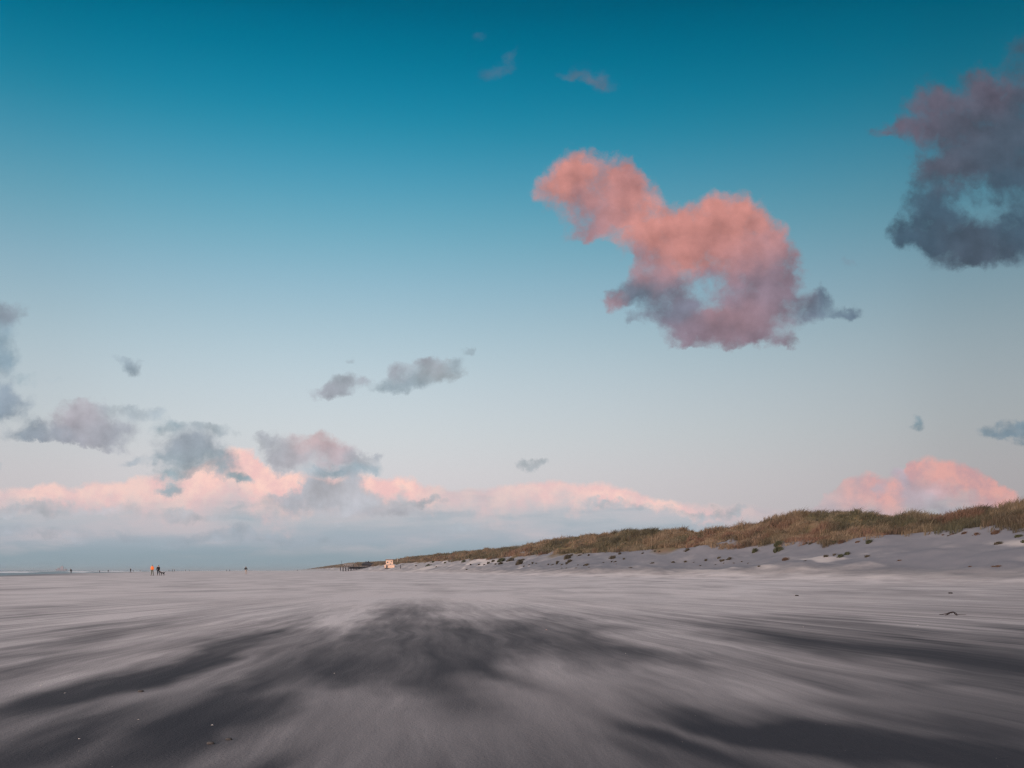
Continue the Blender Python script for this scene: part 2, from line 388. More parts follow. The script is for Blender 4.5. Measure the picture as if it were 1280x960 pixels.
# ------------------------------------------------------------------ ground sheet
a_f = np.linspace(R(-44), R(47), 1000); a_b = np.linspace(R(47), R(360-44), 130)[1:-1]
ang = np.concatenate([a_f, a_b]); na = len(ang)
rad_ = np.concatenate([np.exp(np.arange(math.log(.25), math.log(30), .016)), np.exp(np.arange(math.log(30), math.log(420), .0085)), np.exp(np.arange(math.log(420), math.log(12000), .03))])
nr = len(rad_)
RR, AA = np.meshgrid(rad_, ang, indexing='ij')
GX = (RR*np.sin(AA)).ravel(); GY = (RR*np.cos(AA)).ravel()
GX = np.append(GX, 0.0); GY = np.append(GY, 0.0)
GZ = height(GX, GY)
# patches where drifting pale sand thins out over the dark damp beach, plus painted darkening by row
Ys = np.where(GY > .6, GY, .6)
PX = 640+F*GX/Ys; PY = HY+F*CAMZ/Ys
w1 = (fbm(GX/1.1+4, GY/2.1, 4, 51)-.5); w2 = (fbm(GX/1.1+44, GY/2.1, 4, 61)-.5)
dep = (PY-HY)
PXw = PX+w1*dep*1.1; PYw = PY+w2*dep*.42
cov = np.interp(PY, [713, 740, 758, 780, 810, 850, 900, 960, 1100], [.99, .99, .96, .86, .74, .58, .43, .29, .27])  # base by row: near vignette and distant airborne veil painted into the albedo
pts = [(500,772,36,12,-.75),(460,806,56,18,-.75),(545,806,60,22,-.85),(432,832,40,14,-.85),(520,850,38,20,-.75),(600,806,50,18,-.65),(680,788,56,12,-.6),(620,836,30,8,-.4),(455,768,14,20,.35),
 (720,802,66,15,-.42),(790,808,60,12,-.42),(870,822,60,7,-.38),(900,780,80,8,-.36),(1000,786,90,10,-.45),(1100,797,100,13,-.5),(1220,818,90,15,-.55),
 (1290,850,60,10,-.4),(1180,852,60,5,-.3),(1270,790,60,5,-.3),(150,845,110,11,-.75),(55,868,90,9,-.65),(250,815,80,9,-.45),(330,795,60,10,-.32),(60,802,70,6,-.38),
 (150,785,60,4,-.3),(20,828,60,7,-.4),(335,820,50,9,-.36),(40,762,60,3,-.3),(240,910,60,18,-.6),(300,880,60,16,-.42),(150,902,80,9,-.34),(60,932,100,14,-.42),(150,948,100,16,-.4),
 (350,842,40,11,-.3),(385,960,24,12,-.55),(900,886,56,9,-.5),(985,903,80,13,-.75),(1085,925,100,17,-.85),(1190,952,120,14,-.9),(820,912,70,12,-.4),
 (885,936,90,14,-.5),(760,945,60,16,-.35),(1250,922,60,8,-.35),(180,874,110,9,.22),(300,856,60,10,.18),(640,882,110,30,.10),(460,905,80,34,.08),
 (1100,878,140,12,.16),(720,850,90,14,.12),(640,765,30,10,.1),(415,795,12,26,.2),(405,772,40,8,.15),(620,775,30,10,.15)]
for (x, y, rx, ry, wt) in pts:
    x0 = np.interp(x, [0, 400, 520, 800, 1280], [680, 560, 470, 260, 220])
    th = math.atan2(y-HY, x-x0)
    if 400 < x < 620 and y < 870: th = 0.0
    if th > math.pi/2: th -= math.pi
    ddx, ddy = PXw-x, PYw-y
    if abs(th) > 1.0: th = 0 if abs(x-x0) > 60 else th*.0
    p = (ddx*math.cos(th)+ddy*math.sin(th))/rx; q = (-ddx*math.sin(th)+ddy*math.cos(th))/ry
    cov = cov+.74*wt*np.exp(-(p*p+q*q)*.6)
cov = cov-.24*sm(PX, 800, 1300)*sm(PY, 716, 740)
cov = np.maximum(cov, np.interp(PY, [735, 765, 800, 840, 880, 930], [.70, .44, .22, .06, -.15, -.42])+w2*.4)  # floor lightens far patches: grazing veil of blown sand painted into the tone
calm = np.zeros_like(cov)
for (x, y, rx, ry) in ((640, 890, 150, 50), (450, 900, 70, 45), (170, 872, 130, 12), (720, 860, 90, 20), (1120, 880, 150, 14)):
    calm = np.maximum(calm, np.exp(-(((PX-x)/rx)**2+((PY-y)/ry)**2)))
tt = GX+SH*GY
gen = .6+(fbm(GX/5, GY/9, 4, 71)-.5)*1.4
inview = (GY > .9).astype(float)*sm(3.2-np.abs(GX/Ys), 0, 1.2)
cov = cov*inview+gen*(1-inview)
wob = (fbm(GY/38+3, tt/60, 3, 3)-.5)
tsl = tt+wob*9*(1-.3*np.clip((GY-200)/400, 0, 1))*sm(-tt, -72, -52)
slope = sm(tsl, 40, 50)
ridge_n = fbm(GX/4+2, (GY+.6*GX)/22, 4, 81)
cov = cov*(1-slope)+slope*(-.12+sm(ridge_n, .58, .72)*.6+.35*sm(GY, 110, 220))
vegm = sm(tsl+(fbm(GX/5, GY/7, 4, 91)-.5)*9, 59.5, 62.0)
wet = 1-sm(shore_dist(GX, GY)+(fbm(GX/30, GY/60, 3, 95)-.5)*18, 0, 22)
idx = np.arange(nr*na).reshape(nr, na); nx = np.roll(idx, -1, 1)
quads = np.stack([idx[:-1], idx[1:], nx[1:], nx[:-1]], -1).reshape(-1, 4)
quads = quads[:, ::-1]
tri0 = np.stack([np.full(na, nr*na), idx[0], nx[0]], -1)
co = np.stack([GX, GY, GZ], -1)

gm = bpy.data.materials.new('beach_sand'); gm.use_nodes = True
g = NT(gm.node_tree); gb = g.n['Principled BSDF']
pos = g.new('ShaderNodeNewGeometry').outputs['Position']
X, Y, Z = g.sep(pos)
covA, vegA, wetA, slA = g.attr('cover_veil'), g.attr('veg'), g.attr('wet'), g.attr('slope')
# wind streaks fanning out towards the viewer from a point on the beach ahead
wid = g.m('ADD', 4.0, g.m('MAXIMUM', g.m('SUBTRACT', 34.0, Y), 0.0))
q = g.m('DIVIDE', g.m('ADD', X, 5.0), wid)
wv = g.noise(g.xyz(g.m('MULTIPLY', X, .5), g.m('MULTIPLY', Y, .5)), 1.0, 3, .5)
qq = g.m('ADD', q, g.m('MULTIPLY', g.m('SUBTRACT', wv, .5), .02))
st1 = g.noise(g.xyz(g.m('MULTIPLY', qq, 26), g.m('MULTIPLY', Y, .13), 0), 1.0, 5, .55)
st2 = g.noise(g.xyz(g.m('MULTIPLY', qq, 75), g.m('MULTIPLY', Y, .22), 4.0), 1.0, 4, .6)
st3 = g.noise(g.xyz(g.m('MULTIPLY', qq, 190), g.m('MULTIPLY', Y, .45), 9.0), 1.0, 4, .6)
far1 = g.noise(g.xyz(g.m('MULTIPLY', X, .34), g.m('MULTIPLY', g.m('ADD', Y, g.m('MULTIPLY', X, .15)), .16), 8.0), 1.0, 6, .62)
nearw = g.mr(Y, 26, 9)
sN = g.m('ADD', g.m('MULTIPLY', g.m('SUBTRACT', st1, .5), 1.0), g.m('ADD', g.m('MULTIPLY', g.m('SUBTRACT', st2, .5), .85), g.m('MULTIPLY', g.m('SUBTRACT', st3, .5), .38)))
sF = g.m('MULTIPLY', g.m('SUBTRACT', far1, .5), 1.1)
streak = g.m('ADD', g.m('MULTIPLY', sN, nearw), g.m('MULTIPLY', sF, g.m('SUBTRACT', 1.0, nearw)))
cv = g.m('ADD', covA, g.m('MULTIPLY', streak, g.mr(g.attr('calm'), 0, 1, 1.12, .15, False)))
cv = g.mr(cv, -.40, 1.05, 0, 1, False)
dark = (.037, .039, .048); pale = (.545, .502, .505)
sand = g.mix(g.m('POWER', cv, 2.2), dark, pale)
blot = g.noise(pos, .35, 3, .5)
sand = g.mix(g.m('MULTIPLY', g.mr(blot, .35, .7), .18), sand, g.mix(1.0, sand, (1.0, .93, .90), 'MULTIPLY'))
# shell grit on the exposed damp sand
vo = g.new('ShaderNodeTexVoronoi'); g.put(vo.inputs['Vector'], pos); vo.inputs['Scale'].default_value = 26
grit = g.m('MULTIPLY', g.m('LESS_THAN', vo.outputs['Distance'], .07), g.m('GREATER_THAN', g.sep(vo.outputs['Color'])[0], .93))
grit = g.m('MULTIPLY', grit, g.mr(cv, .6, .4))
sand = g.mix(g.m('MULTIPLY', grit, .75), sand, (.42, .37, .34))
grain = g.noise(pos, 420, 2, .7)
sand = g.mix(g.mr(grain, .3, .7, .0, .22), sand, g.scale(sand, .62))
slc = g.mix(g.mr(cv, .15, .8), (.165, .167, .190), (.44, .405, .40))
sand = g.mix(slA, sand, slc)
vegn = g.noise(pos, .5, 5, .6)
vegc = g.mix(g.mr(vegn, .35, .65), (.155, .105, .068), (.12, .105, .055))
sand = g.mix(vegA, sand, vegc)
sand = g.mix(g.m('MULTIPLY', wetA, .8), sand, (.10, .085, .088))
g.put(gb.inputs['Base Color'], sand)
g.put(gb.inputs['Roughness'], g.mr(wetA, 0, 1, .95, .45, False))
gb.inputs['Specular IOR Level'].default_value = .12
bp = g.new('ShaderNodeBump'); bp.inputs['Strength'].default_value = .35; bp.inputs['Distance'].default_value = .02
bh = g.m('ADD', g.noise(pos, 60, 4, .65), g.m('MULTIPLY', g.noise(g.v('MULTIPLY', pos, (1, .35, 1)), 9, 4, .6), 1.2))
g.put(bp.inputs['Height'], bh); g.put(gb.inputs['Normal'], bp.outputs[0])
at = {'cover_veil': ('FLOAT', np.clip(cov, -.6, 1.3)), 'veg': ('FLOAT', vegm), 'wet': ('FLOAT', wet), 'slope': ('FLOAT', slope), 'calm': ('FLOAT', calm)}
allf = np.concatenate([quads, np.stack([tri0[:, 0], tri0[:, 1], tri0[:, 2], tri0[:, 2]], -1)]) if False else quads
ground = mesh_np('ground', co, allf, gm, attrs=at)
tag(ground, kind='structure')

# ------------------------------------------------------------------ sea
sm_ = bpy.data.materials.new('sea_water'); sm_.use_nodes = True
s = NT(sm_.node_tree); sb_ = s.n['Principled BSDF']
spos = s.new('ShaderNodeNewGeometry').outputs['Position']
foamA = s.attr('foam')
fn = s.noise(s.v('MULTIPLY', spos, (.35, .12, 1)), 1.0, 5, .6)
ff = s.mr(s.m('ADD', foamA, s.m('MULTIPLY', s.m('SUBTRACT', fn, .5), 1.1)), .42, .62)
s.put(sb_.inputs['Base Color'], s.mix(ff, (.075, .105, .125), (.62, .62, .64)))
s.put(sb_.inputs['Roughness'], s.mix(ff, (.35,)*3, (.9,)*3))
sbp = s.new('ShaderNodeBump'); sbp.inputs['Strength'].default_value = .8; sbp.inputs['Distance'].default_value = .25
s.put(sbp.inputs['Height'], s.noise(s.v('MULTIPLY', spos, (.6, .25, 1)), 1.0, 5, .6)); s.put(sb_.inputs['Normal'], sbp.outputs[0])
SEA = -.40
ys = np.concatenate([np.linspace(-2500, 40, 60), np.exp(np.arange(math.log(45), math.log(12000), .012))])
ds = np.concatenate([np.arange(-6, 260, 1.1), 260*np.exp(np.arange(0, math.log(60), .035))])
YY, DD = np.meshgrid(ys, ds, indexing='ij')
XX = np.interp(YY, wl_y, wl_x)+8-DD
ph = DD+ (fbm(YY/70, DD/50, 3, 7)-.5)*34
lines = np.zeros_like(DD); wz = np.zeros_like(DD)
for c0, wd, hh in ((10, 6, .10), (34, 8, .34), (66, 9, .5), (104, 10, .55), (150, 12, .5), (205, 14, .4)):
    gg = np.exp(-((ph-c0)/wd)**2); seg = sm(fbm(YY/55+c0, DD/200, 3, int(c0)), .42, .60)
    wz = wz+gg*hh*(.5+.6*seg); lines = np.maximum(lines, np.exp(-((ph-c0+wd*.5)/(wd*.85))**2)*seg*1.1)
wz = wz+(fbm(XX/14, YY/14, 3, 77)-.5)*.25*sm(DD, 10, 60)
wz = wz*sm(DD, -2, 14)
sco = np.stack([XX, YY, SEA+wz], -1).reshape(-1, 3)
ni, nj = XX.shape; ii = np.arange(ni*nj).reshape(ni, nj)
sq = np.stack([ii[:-1, :-1], ii[:-1, 1:], ii[1:, 1:], ii[1:, :-1]], -1).reshape(-1, 4)
sea = mesh_np('sea', sco, sq, sm_, attrs={'foam': ('FLOAT', lines.ravel())})
tag(sea, kind='structure')

# ------------------------------------------------------------------ thin sea air
bm = bmesh.new(); box(bm, (0, 3000, 8.5), (19000, 17000, 25)); 
hm = bpy.data.materials.new('sea_air'); hm.use_nodes = True; hn = NT(hm.node_tree); hn.n.clear()
pvn = hn.new('ShaderNodeVolumePrincipled'); pvn.inputs['Density'].default_value = HAZE; pvn.inputs['Color'].default_value = (.50, .62, .72, 1)
ho = hn.new('ShaderNodeOutputMaterial'); hn.l.new(pvn.outputs[0], ho.inputs['Volume'])
tag(from_bm('haze', bm, hm), kind='stuff')

# ------------------------------------------------------------------ marram grass
def blade_mat(name):
    m = bpy.data.materials.new(name); m.use_nodes = True
    t = NT(m.node_tree); b = t.n['Principled BSDF']
    t.put(b.inputs['Base Color'], t.attr('tint', 'Color')); b.inputs['Roughness'].default_value = .75
    b.inputs['Specular IOR Level'].default_value = .15
    return m
M_grass = blade_mat('marram_blades')
def blades(bx, by, bz, hgt, wid, spread, per, col, rng, lean=(.25, -.1)):
    """arrays of tufts -> triangle-fan blades bent by the wind; returns verts, tris, colours"""
    n = len(bx); k = n*per
    r = lambda a: np.repeat(a, per)
    a = rng.uniform(0, 2*np.pi, k); rr = r(spread)*np.sqrt(rng.uniform(0, 1, k))
    x = r(bx)+np.cos(a)*rr; y = r(by)+np.sin(a)*rr; z = r(bz)-.05
    h = r(hgt)*rng.uniform(.55, 1.15, k); wd = r(wid)*rng.uniform(.7, 1.3, k)
    fa = rng.uniform(0, 2*np.pi, k); wx, wy = np.cos(fa)*wd, np.sin(fa)*wd
    ox = np.cos(a)*h*rng.uniform(.1, .75, k)+lean[0]*h; oy = np.sin(a)*h*rng.uniform(.1, .75, k)+lean[1]*h
    mx, my = x+ox*.32, y+oy*.32; mz = z+h*.62
    tx, ty = x+ox, y+oy; tz = z+h*rng.uniform(.78, 1.0, k)
    v = np.stack([np.stack([x-wx, y-wy, z], -1), np.stack([x+wx, y+wy, z], -1), np.stack([mx+wx*.7, my+wy*.7, mz], -1),
                  np.stack([mx-wx*.7, my-wy*.7, mz], -1), np.stack([tx, ty, tz], -1)], 1)
    b0 = np.arange(k)*5
    t = np.concatenate([np.stack([b0, b0+1, b0+2], -1), np.stack([b0, b0+2, b0+3], -1), np.stack([b0+3, b0+2, b0+4], -1)])
    cc = np.repeat(np.repeat(col, per, 0)*rng.uniform(.72, 1.3, (k, 1)), 5, 0)
    return v.reshape(-1, 3), t, np.concatenate([cc, np.ones((len(cc), 1))], 1)
rng = np.random.RandomState(11)
N = 52000
px = rng.uniform(384, 1420, N); t_ = 58.5+rng.uniform(0, 1, N)**1.15*36
gy = t_/((px-640)/F+SH); gx = (px-640)/F*gy
sel = (gy > 0) & (gy < 2600); gx, gy, t_ = gx[sel], gy[sel], t_[sel]
# dune strip outside the frame, to the right and behind
N2 = 5000; gy2 = rng.uniform(-60, 62, N2); t2 = rng.uniform(59, 95, N2)
gx = np.append(gx, t2-SH*gy2); gy = np.append(gy, gy2); t_ = np.append(t_, t2)
wobg = (fbm(gy/38+3, t_/60, 3, 3)-.5)
tsg = t_+wobg*9*(1-.3*np.clip((gy-200)/400, 0, 1))*sm(-t_, -72, -52)
edge = tsg+(fbm(gx/5, gy/7, 4, 91)-.5)*9
keep = rng.uniform(0, 1, len(gx)) < sm(edge, 58.5, 61.5)*np.clip(.35+1.6*sm(fbm(gx/4, gy/5, 4, 101), .34, .6), 0, 1)
gx, gy, edge, tsg = gx[keep], gy[keep], edge[keep], tsg[keep]
gz = height(gx, gy)
dist = np.hypot(gx, gy)
f1 = fbm(gx/9, gy/14, 4, 111); f2 = fbm(gx/3.5, gy/5, 3, 121)
tan = np.array([.190, .138, .094]); olive = np.array([.086, .082, .052]); rust = np.array([.160, .092, .070]); straw = np.array([.25, .20, .145]); dk = np.array([.045, .042, .030])
nearR = sm(gx/np.maximum(gy, 1), .42, .62)
gre = np.clip(sm(f1, .46, .62)*.8+nearR*.35+sm(gz, 7.2, 9.5)*.35*sm(gx/np.maximum(gy, 1), .1, .4), 0, 1)[:, None]
col = tan*(1-gre)+olive*gre
ru = (sm(f2, .52, .68)*(1-sm(gz, 6.2, 8.0)))[:, None]*.8; col = col*(1-ru)+rust*ru
stw = (sm(fbm(gx/2, gy/3, 3, 131), .56, .7))[:, None]*.5; col = col*(1-stw)+straw*stw
dd = (sm(fbm(gx/2.2+9, gy/3, 3, 141), .56, .66))[:, None]*.6; col = col*(1-dd)+dk*dd
sc = np.clip(dist/90, .8, 5)
hg = rng.uniform(.42, .80, len(gx))*np.clip(.95+.15*sc, .8, 1.6)*(.6+.9*sm(fbm(gx/3+7, gy/4, 3, 151), .35, .65))
v, t, c = blades(gx, gy, gz, hg, .020*sc*rng.uniform(.8, 1.3, len(gx)), .30*sc**.8, 15, col, rng)
dg_ = mesh_np('dune_grass', v, t, M_grass, smooth=False, attrs={'tint': ('FLOAT_COLOR', c)})
tag(dg_, 'tan and olive marram grass covering the top of the dune ridge', 'dune grass', kind='stuff')

# single tufts on the bare sand: (x, y, width, height in photo pixels, kind)
tufts = [(626,701.5,11,4.5,'g'),(625,705,6,3,''),(637.5,701,9,4,''),(616,702,5,2.5,''),(619,705.5,2,2,''),(649,705,8,6,''),(653,700,5,2,''),(655,708,4,1.5,''),
(665.5,704.5,3,2.5,''),(670,704.5,2,1.5,''),(661,706,3,1,''),(685,706,2,2,''),(690,706,4,1.5,''),(696,705,3,4.5,''),(702,706,3,1.5,''),(708,705,4,3,''),(711,703,6,4,''),
(709,698,9,5,''),(714,695,3,3,''),(724,694.5,5,2,''),(729,692,3,2,''),(735.5,694.5,2.5,2.5,''),(722,706.5,3,1.5,''),(720,710,4,1,''),(702,710,2,1,''),(708,710,2,1,''),
(733,706.5,7,2.5,''),(736,709,3,1,''),(764,702.5,2,2,''),(768.5,702.5,3.5,2,''),(770,705,3,1,''),(765.5,698,8,4,''),(774,693,4,3,''),(779.5,699,2.5,2.5,''),(788,709.5,5,1.2,''),
(882,701,3,3,''),(898,698,4,3,''),(902,701,6,2.5,''),(911.5,699.5,5,3.5,''),(917,704,3,1.2,''),(905,704,2,1,''),(867,703,2,1,''),(927,702,2,1.5,''),(935,704,2,1,''),(948.5,708,3,2,''),
(894,706,2,1,''),(943,690,7,5,'g'),(972,682,9,6,'g'),(972,688,12,5,'g'),(981,700,7,4,'r'),(1006.5,701,3,1,''),(1007.5,680,3,3,''),(1012.5,680,4,3,''),(1042,679,4,4,'g'),(1051,679,6,5,'r'),
(1071.5,678,4,3,'r'),(1032,696,5,3,''),(1042,694,3,3,''),(1050,696,8,4,'g'),(1058,693,6,4,'g'),(1083.5,696,5,3,''),(1085,679,6,5,'g'),(1124,700.5,5,1.5,'r'),(1211.5,708.5,4,1.5,'r'),
(1245,708,10,1,'r'),(1247,680,6,4,''),(1272,671,6,4,'g'),(1280,678,5,4,'g'),(1178,669,3,2,'r'),(1184,670,3,2,''),(1190,668,4,2.5,'r'),(1205,667,7,3,'r'),(1220,668,6,3,'r'),(1244,667,7,5,'r'),
(803,692,2,2,''),(818,689.5,3,2,''),(824,689.5,3,1.5,''),(858,688,6,3,''),(815,704,6,1.5,''),(841,703,5,2,''),(856,702.5,5,2,''),(875,707,2,1.5,''),(754,703,4,1,''),
(545,708.5,3,1,''),(583,712,4,1.2,''),(579,702.5,5,3,'g'),(588,706,4,1.5,''),(598,706,4,1.5,''),(605,706,3,1.5,''),(610,704.5,4,3,''),(535,707,9,1.8,'g'),(520,707,3,1,''),(541,703,4,2,'g'),(556,704,5,2,'g')]
TL = {(626,701.5):'broad green marram mound on the far bare slope beside the small beach post',(649,705):'tall dark marram tuft on the sand right of the beach post',
(709,698):'large dark marram clump halfway up the bare slope left of centre ridge',(711,703):'low dark marram clump directly below the large halfway clump',(765.5,698):'dark slanting marram clump at the start of the long pale sand ridge',
(943,690):'green marram tuft on a pale sand tongue left of the paired green clumps',(972,682):'upper of the two stacked dark green clumps on the bare slope',(972,688):'lower and wider of the two stacked dark green clumps',
(981,700):'lone brown tuft on pale sand below the two stacked green clumps',(1050,696):'wide green tuft on the small sand hummock at the foot of the right dune',(1032,696):'left tuft on the small sand hummock below the right dune',
(1058,693):'right top tuft on the small sand hummock below the right dune',(1083.5,696):'single dark tuft just right of the small sand hummock',(1085,679):'green tuft at the left end of the curved pale sand crest',
(1051,679):'reddish brown tuft on the slope under the dune grass edge',(1042,679):'dark green tuft left of the reddish one under the grass edge',(1247,680):'round dark tuft alone on the bare grey slope near the right edge',
(1272,671):'green tuft at the right edge just below the dune grass',(1280,678):'tuft cut by the right edge of the picture on bare grey sand',(1124,700.5):'flat reddish tuft on the grey sand flat at right',
(1211.5,708.5):'small reddish scrap of grass on the grey sand flat at right',(1245,708):'long flat line of reddish grass on the grey sand at far right',(858,688):'dark tuft at the upper end of the long pale sand ridge',
(733,706.5):'low wide tuft at the slope foot below the centre ridge',(583,712):'flat dark tuft on the open beach left of the small beach post',(788,709.5):'flat dark scrap of grass on the open beach near the centre dune foot',
(948.5,708):'round dark tuft lowest on the beach right of centre',(637.5,701):'dark slanting marram clump right of the broad green mound'}
rg = np.random.RandomState(3); pend = {}
cols = {'': np.array([.072, .062, .046]), 'g': np.array([.062, .068, .040]), 'r': np.array([.105, .068, .052])}
for (x, y, wd, hh, kd) in tufts:
    p = ray_ground(x, y+.3, 1200)
    if p is None:
        continue
    d = p.y; W_ = wd/F*d; H_ = max(hh/F*d, .12)
    n = int(np.clip(max(wd*hh*.9, wd*2.2), 5, 34))
    lx = rg.normal(0, W_*.20, n); ly = rg.normal(0, min(W_*.3, 1.5), n)
    sc_ = np.clip(d/90, .7, 5)
    lz = height(lx+p.x, ly+p.y)-p.z
    prof = np.exp(-(lx/(W_*.42+.01))**2)
    v, t, c = blades(lx, ly, lz, H_*(.45+.75*prof), np.full(n, .024*sc_), np.full(n, max(W_*.10, .05)), 16, np.tile(cols[kd], (n, 1))*rg.uniform(.8, 1.25, (n, 1)), rg, lean=(.35, -.2))
    # the hummock of sand the roots hold
    o = mesh_np('grass_tuft', v, t, M_grass, smooth=False, attrs={'tint': ('FLOAT_COLOR', c)})
    o.location = p
    lab = TL.get((x, y))
    if lab: tag(o, lab, 'grass tuft', 'marram tufts on the bare sand slope')
    else:
        zone = ('far slope beside the beach post' if x < 680 else 'slope below the centre ridge' if x < 800 else 'sand below the ridge dip' if x < 960 else
                'slope under the tall right dune' if x < 1150 else 'scarp edge at far right')
        siz = 'tiny' if wd*hh < 5 else 'small'
        cw = {'': 'dark', 'g': 'green', 'r': 'reddish brown'}[kd]
        pend.setdefault((siz, cw, zone), []).append((x, o))
ORD = 'first second third fourth fifth sixth seventh eighth ninth tenth eleventh twelfth thirteenth fourteenth'.split()
for (siz, cw, zone), L in pend.items():
    L.sort(key=lambda q_: q_[0])
    for i, (x, o) in enumerate(L):
        lab = f'{siz} {cw} marram tuft on the {zone}' if len(L) == 1 else f'{ORD[i]} from left of {siz} {cw} tufts on the {zone}'
        tag(o, lab, 'grass tuft', 'marram tufts on the bare sand slope')

# ------------------------------------------------------------------ people
M_skin = mat('skin', (.42, .26, .19), .6); M_hair = mat('hair', (.035, .025, .02), .7)
M_orange = mat('orange_jacket', (.95, .20, .035), .6, .1); M_black = mat('black_cloth', (.012, .012, .016), .8, .2)
M_navy = mat('navy_cloth', (.02, .025, .045), .8, .2); M_olive = mat('grey_green_trousers', (.12, .14, .12), .85, .15)
M_jeans = mat('grey_trousers', (.16, .15, .17), .85, .15); M_beige = mat('beige_trousers', (.42, .36, .33), .85, .1); M_shoe = mat('shoe_leather', (.05, .04, .04), .6)
M_dog = mat('dog_fur', (.012, .011, .011), .7, .3, 20)
def person(loc, rz, label, jacket, trousers, stride=.22, armswing=.12, height_=1.75, group=None, hands=True, bend=0.0, arms=None):
    e = empty('person', loc, rz); tag(e, label, 'person', group)
    s = height_/1.75
    S = lambda p: tuple(c*s for c in p)
    hipz, kz, az_ = .93, .50, .09
    f = stride
    pel = (0, 0, .96); waist = (0, .01, 1.12); chest = (0, .0, 1.33); neck = (0, .01, 1.49); head0 = (0, .02, 1.58); head1 = (0, .03, 1.67)
    pts = [pel, waist, chest, neck, head0, head1]; edges = [(0,1),(1,2),(2,3),(3,4),(4,5)]; rad = [(.13,.10),(.125,.09),(.155,.10),(.055,.055),(.078,.09),(.074,.088)]
    legs = {}; armp = {}
    for sx in (-1, 1):
        i = len(pts); ff = f*sx
        pts += [(sx*.095, 0, .90), (sx*.10, ff*.45, .50), (sx*.10, ff-.03*(1-sx), .10+.02*abs(ff)), (sx*.11, ff+.13, .035)]
        rad += [.085, .058, .042, (.038, .034)]; edges += [(0, i), (i, i+1), (i+1, i+2), (i+2, i+3)]; legs[sx] = i
        j = len(pts); sw = -armswing*sx
        ax = (arms or {}).get(sx)
        el, wr = ax if ax else ((sx*.235, sw*.3-.02, 1.15), (sx*.25, sw+.04, .90))
        pts += [(sx*.175, 0, 1.41), el, wr, tuple(np.array(wr)+(0, .02, -.08))]
        rad += [.06, .045, .030, (.036, .018)]; edges += [(2, j), (j, j+1), (j+1, j+2), (j+2, j+3)]; armp[sx] = j
        if hands:
            b = np.array(pts[j+3]); 
            for k in range(4):
                i2 = len(pts); L = (.055, .065, .062, .048)[k]
                o1 = np.array((0, -.03+.02*k, -.02)); 
                pts += [tuple(b+o1), tuple(b+o1+(-sx*.004, .004, -L*.5)), tuple(b+o1+(-sx*.018, .006, -L))]
                rad += [.009, .008, .007]; edges += [(j+3, i2), (i2, i2+1), (i2+1, i2+2)]
            i2 = len(pts); pts += [tuple(b+(-sx*.01, .035, .03)), tuple(b+(-sx*.018, .055, -.005))]; rad += [.010, .008]; edges += [(j+3, i2), (i2, i2+1)]
    if bend:
        def bz(p):
            if p[2] < .96: return p
            y, z = p[1], p[2]-.96
            return (p[0], y*math.cos(bend)+z*math.sin(bend), .96+z*math.cos(bend)-y*math.sin(bend))
        pts = [bz(p) for p in pts]
    body = skinned('body', [S(p) for p in pts], edges, [tuple(x*s for x in (r if isinstance(r, tuple) else (r, r))) for r in rad], M_skin, e)
    G = lambda i: pts[i]
    # jacket round torso and arms, down to the hips
    jp = [(0, pts[0][1], pts[0][2]-.09), pts[0], pts[1], pts[2], tuple((np.array(pts[2])*.35+np.array(pts[3])*.65))]; jr = [(.165,.13),(.165,.135),(.155,.125),(.185,.135),(.09,.085)]
    je = [(0,1),(1,2),(2,3),(3,4)]
    for sx in (-1, 1):
        j = armp[sx]; k = len(jp); jp += [pts[j], pts[j+1], tuple(np.array(pts[j+2])*.92+np.array(pts[j+1])*.08)]; jr += [.080, .064, .050]; je += [(3, k), (k, k+1), (k+1, k+2)]
    skinned('jacket', [S(p) for p in jp], je, [tuple(x*s for x in (r if isinstance(r, tuple) else (r, r))) for r in jr], jacket, e)
    tp = [(0, 0, .97)]; tr = [(.135,.105)]; te = []
    for sx in (-1, 1):
        i = legs[sx]; k = len(tp); tp += [pts[i], pts[i+1], tuple(np.array(pts[i+2])*.97+np.array(pts[i+1])*.03)]; tr += [.102, .075, .060]; te += [(0, k), (k, k+1), (k+1, k+2)]
    skinned('trousers', [S(p) for p in tp], te, [tuple(x*s for x in (r if isinstance(r, tuple) else (r, r))) for r in tr], trousers, e)
    for sx in (-1, 1):
        i = legs[sx]; a = np.array(pts[i+2]); b = np.array(pts[i+3])
        skinned('shoe', [S(a+(0, -.03, -.04)), S((a+b)/2+(0, 0, -.03)), S(b+(0, .03, 0))], [(0,1),(1,2)], [.05*s, .047*s, .036*s], M_shoe, e)
    h0 = np.array(pts[4]); h1 = np.array(pts[5])
    skinned('hair', [S(h0+(0, -.045, .0)), S(h1+(0, -.035, .0)), S(h1+(0, .0, .03))], [(0,1),(1,2)], [(.072*s,.05*s), (.080*s,.06*s), (.070*s,.075*s)], M_hair, e)
    return e
def gp(px_, d):
    x = (px_-640)/F*d; return Vector((x, d, float(height(np.array([x]), np.array([d]))[0])))
person(gp(190.3, 112), R(172), 'walker in bright orange jacket and grey green trousers beside the one in black', M_orange, M_olive, .10, .10, 1.80)
person(gp(197.9, 113), R(186), 'walker in black jacket and trousers between the orange jacket and the black dog', M_black, M_black, .12, .12, 1.74, arms={1: ((.25, .0, 1.15), (.30, .08, .95))})
person(gp(307.4, 152), R(175), 'lone walker with black jacket and pale legs on the open sand', M_black, M_beige, .14, .05, 1.78, arms={-1: ((-.30, 0, 1.18), (-.36, .1, .96)), 1: ((.33, .0, 1.15), (.42, .05, .92))})
person(gp(88.8, 238), R(60), 'stooping dark figure alone by the foam at the waterline', M_black, M_black, .10, .1, 1.72, bend=.25)
person(gp(163.3, 262), R(170), 'dark figure on the sand left of the orange jacket', M_navy, M_black, .12, .1, 1.78)
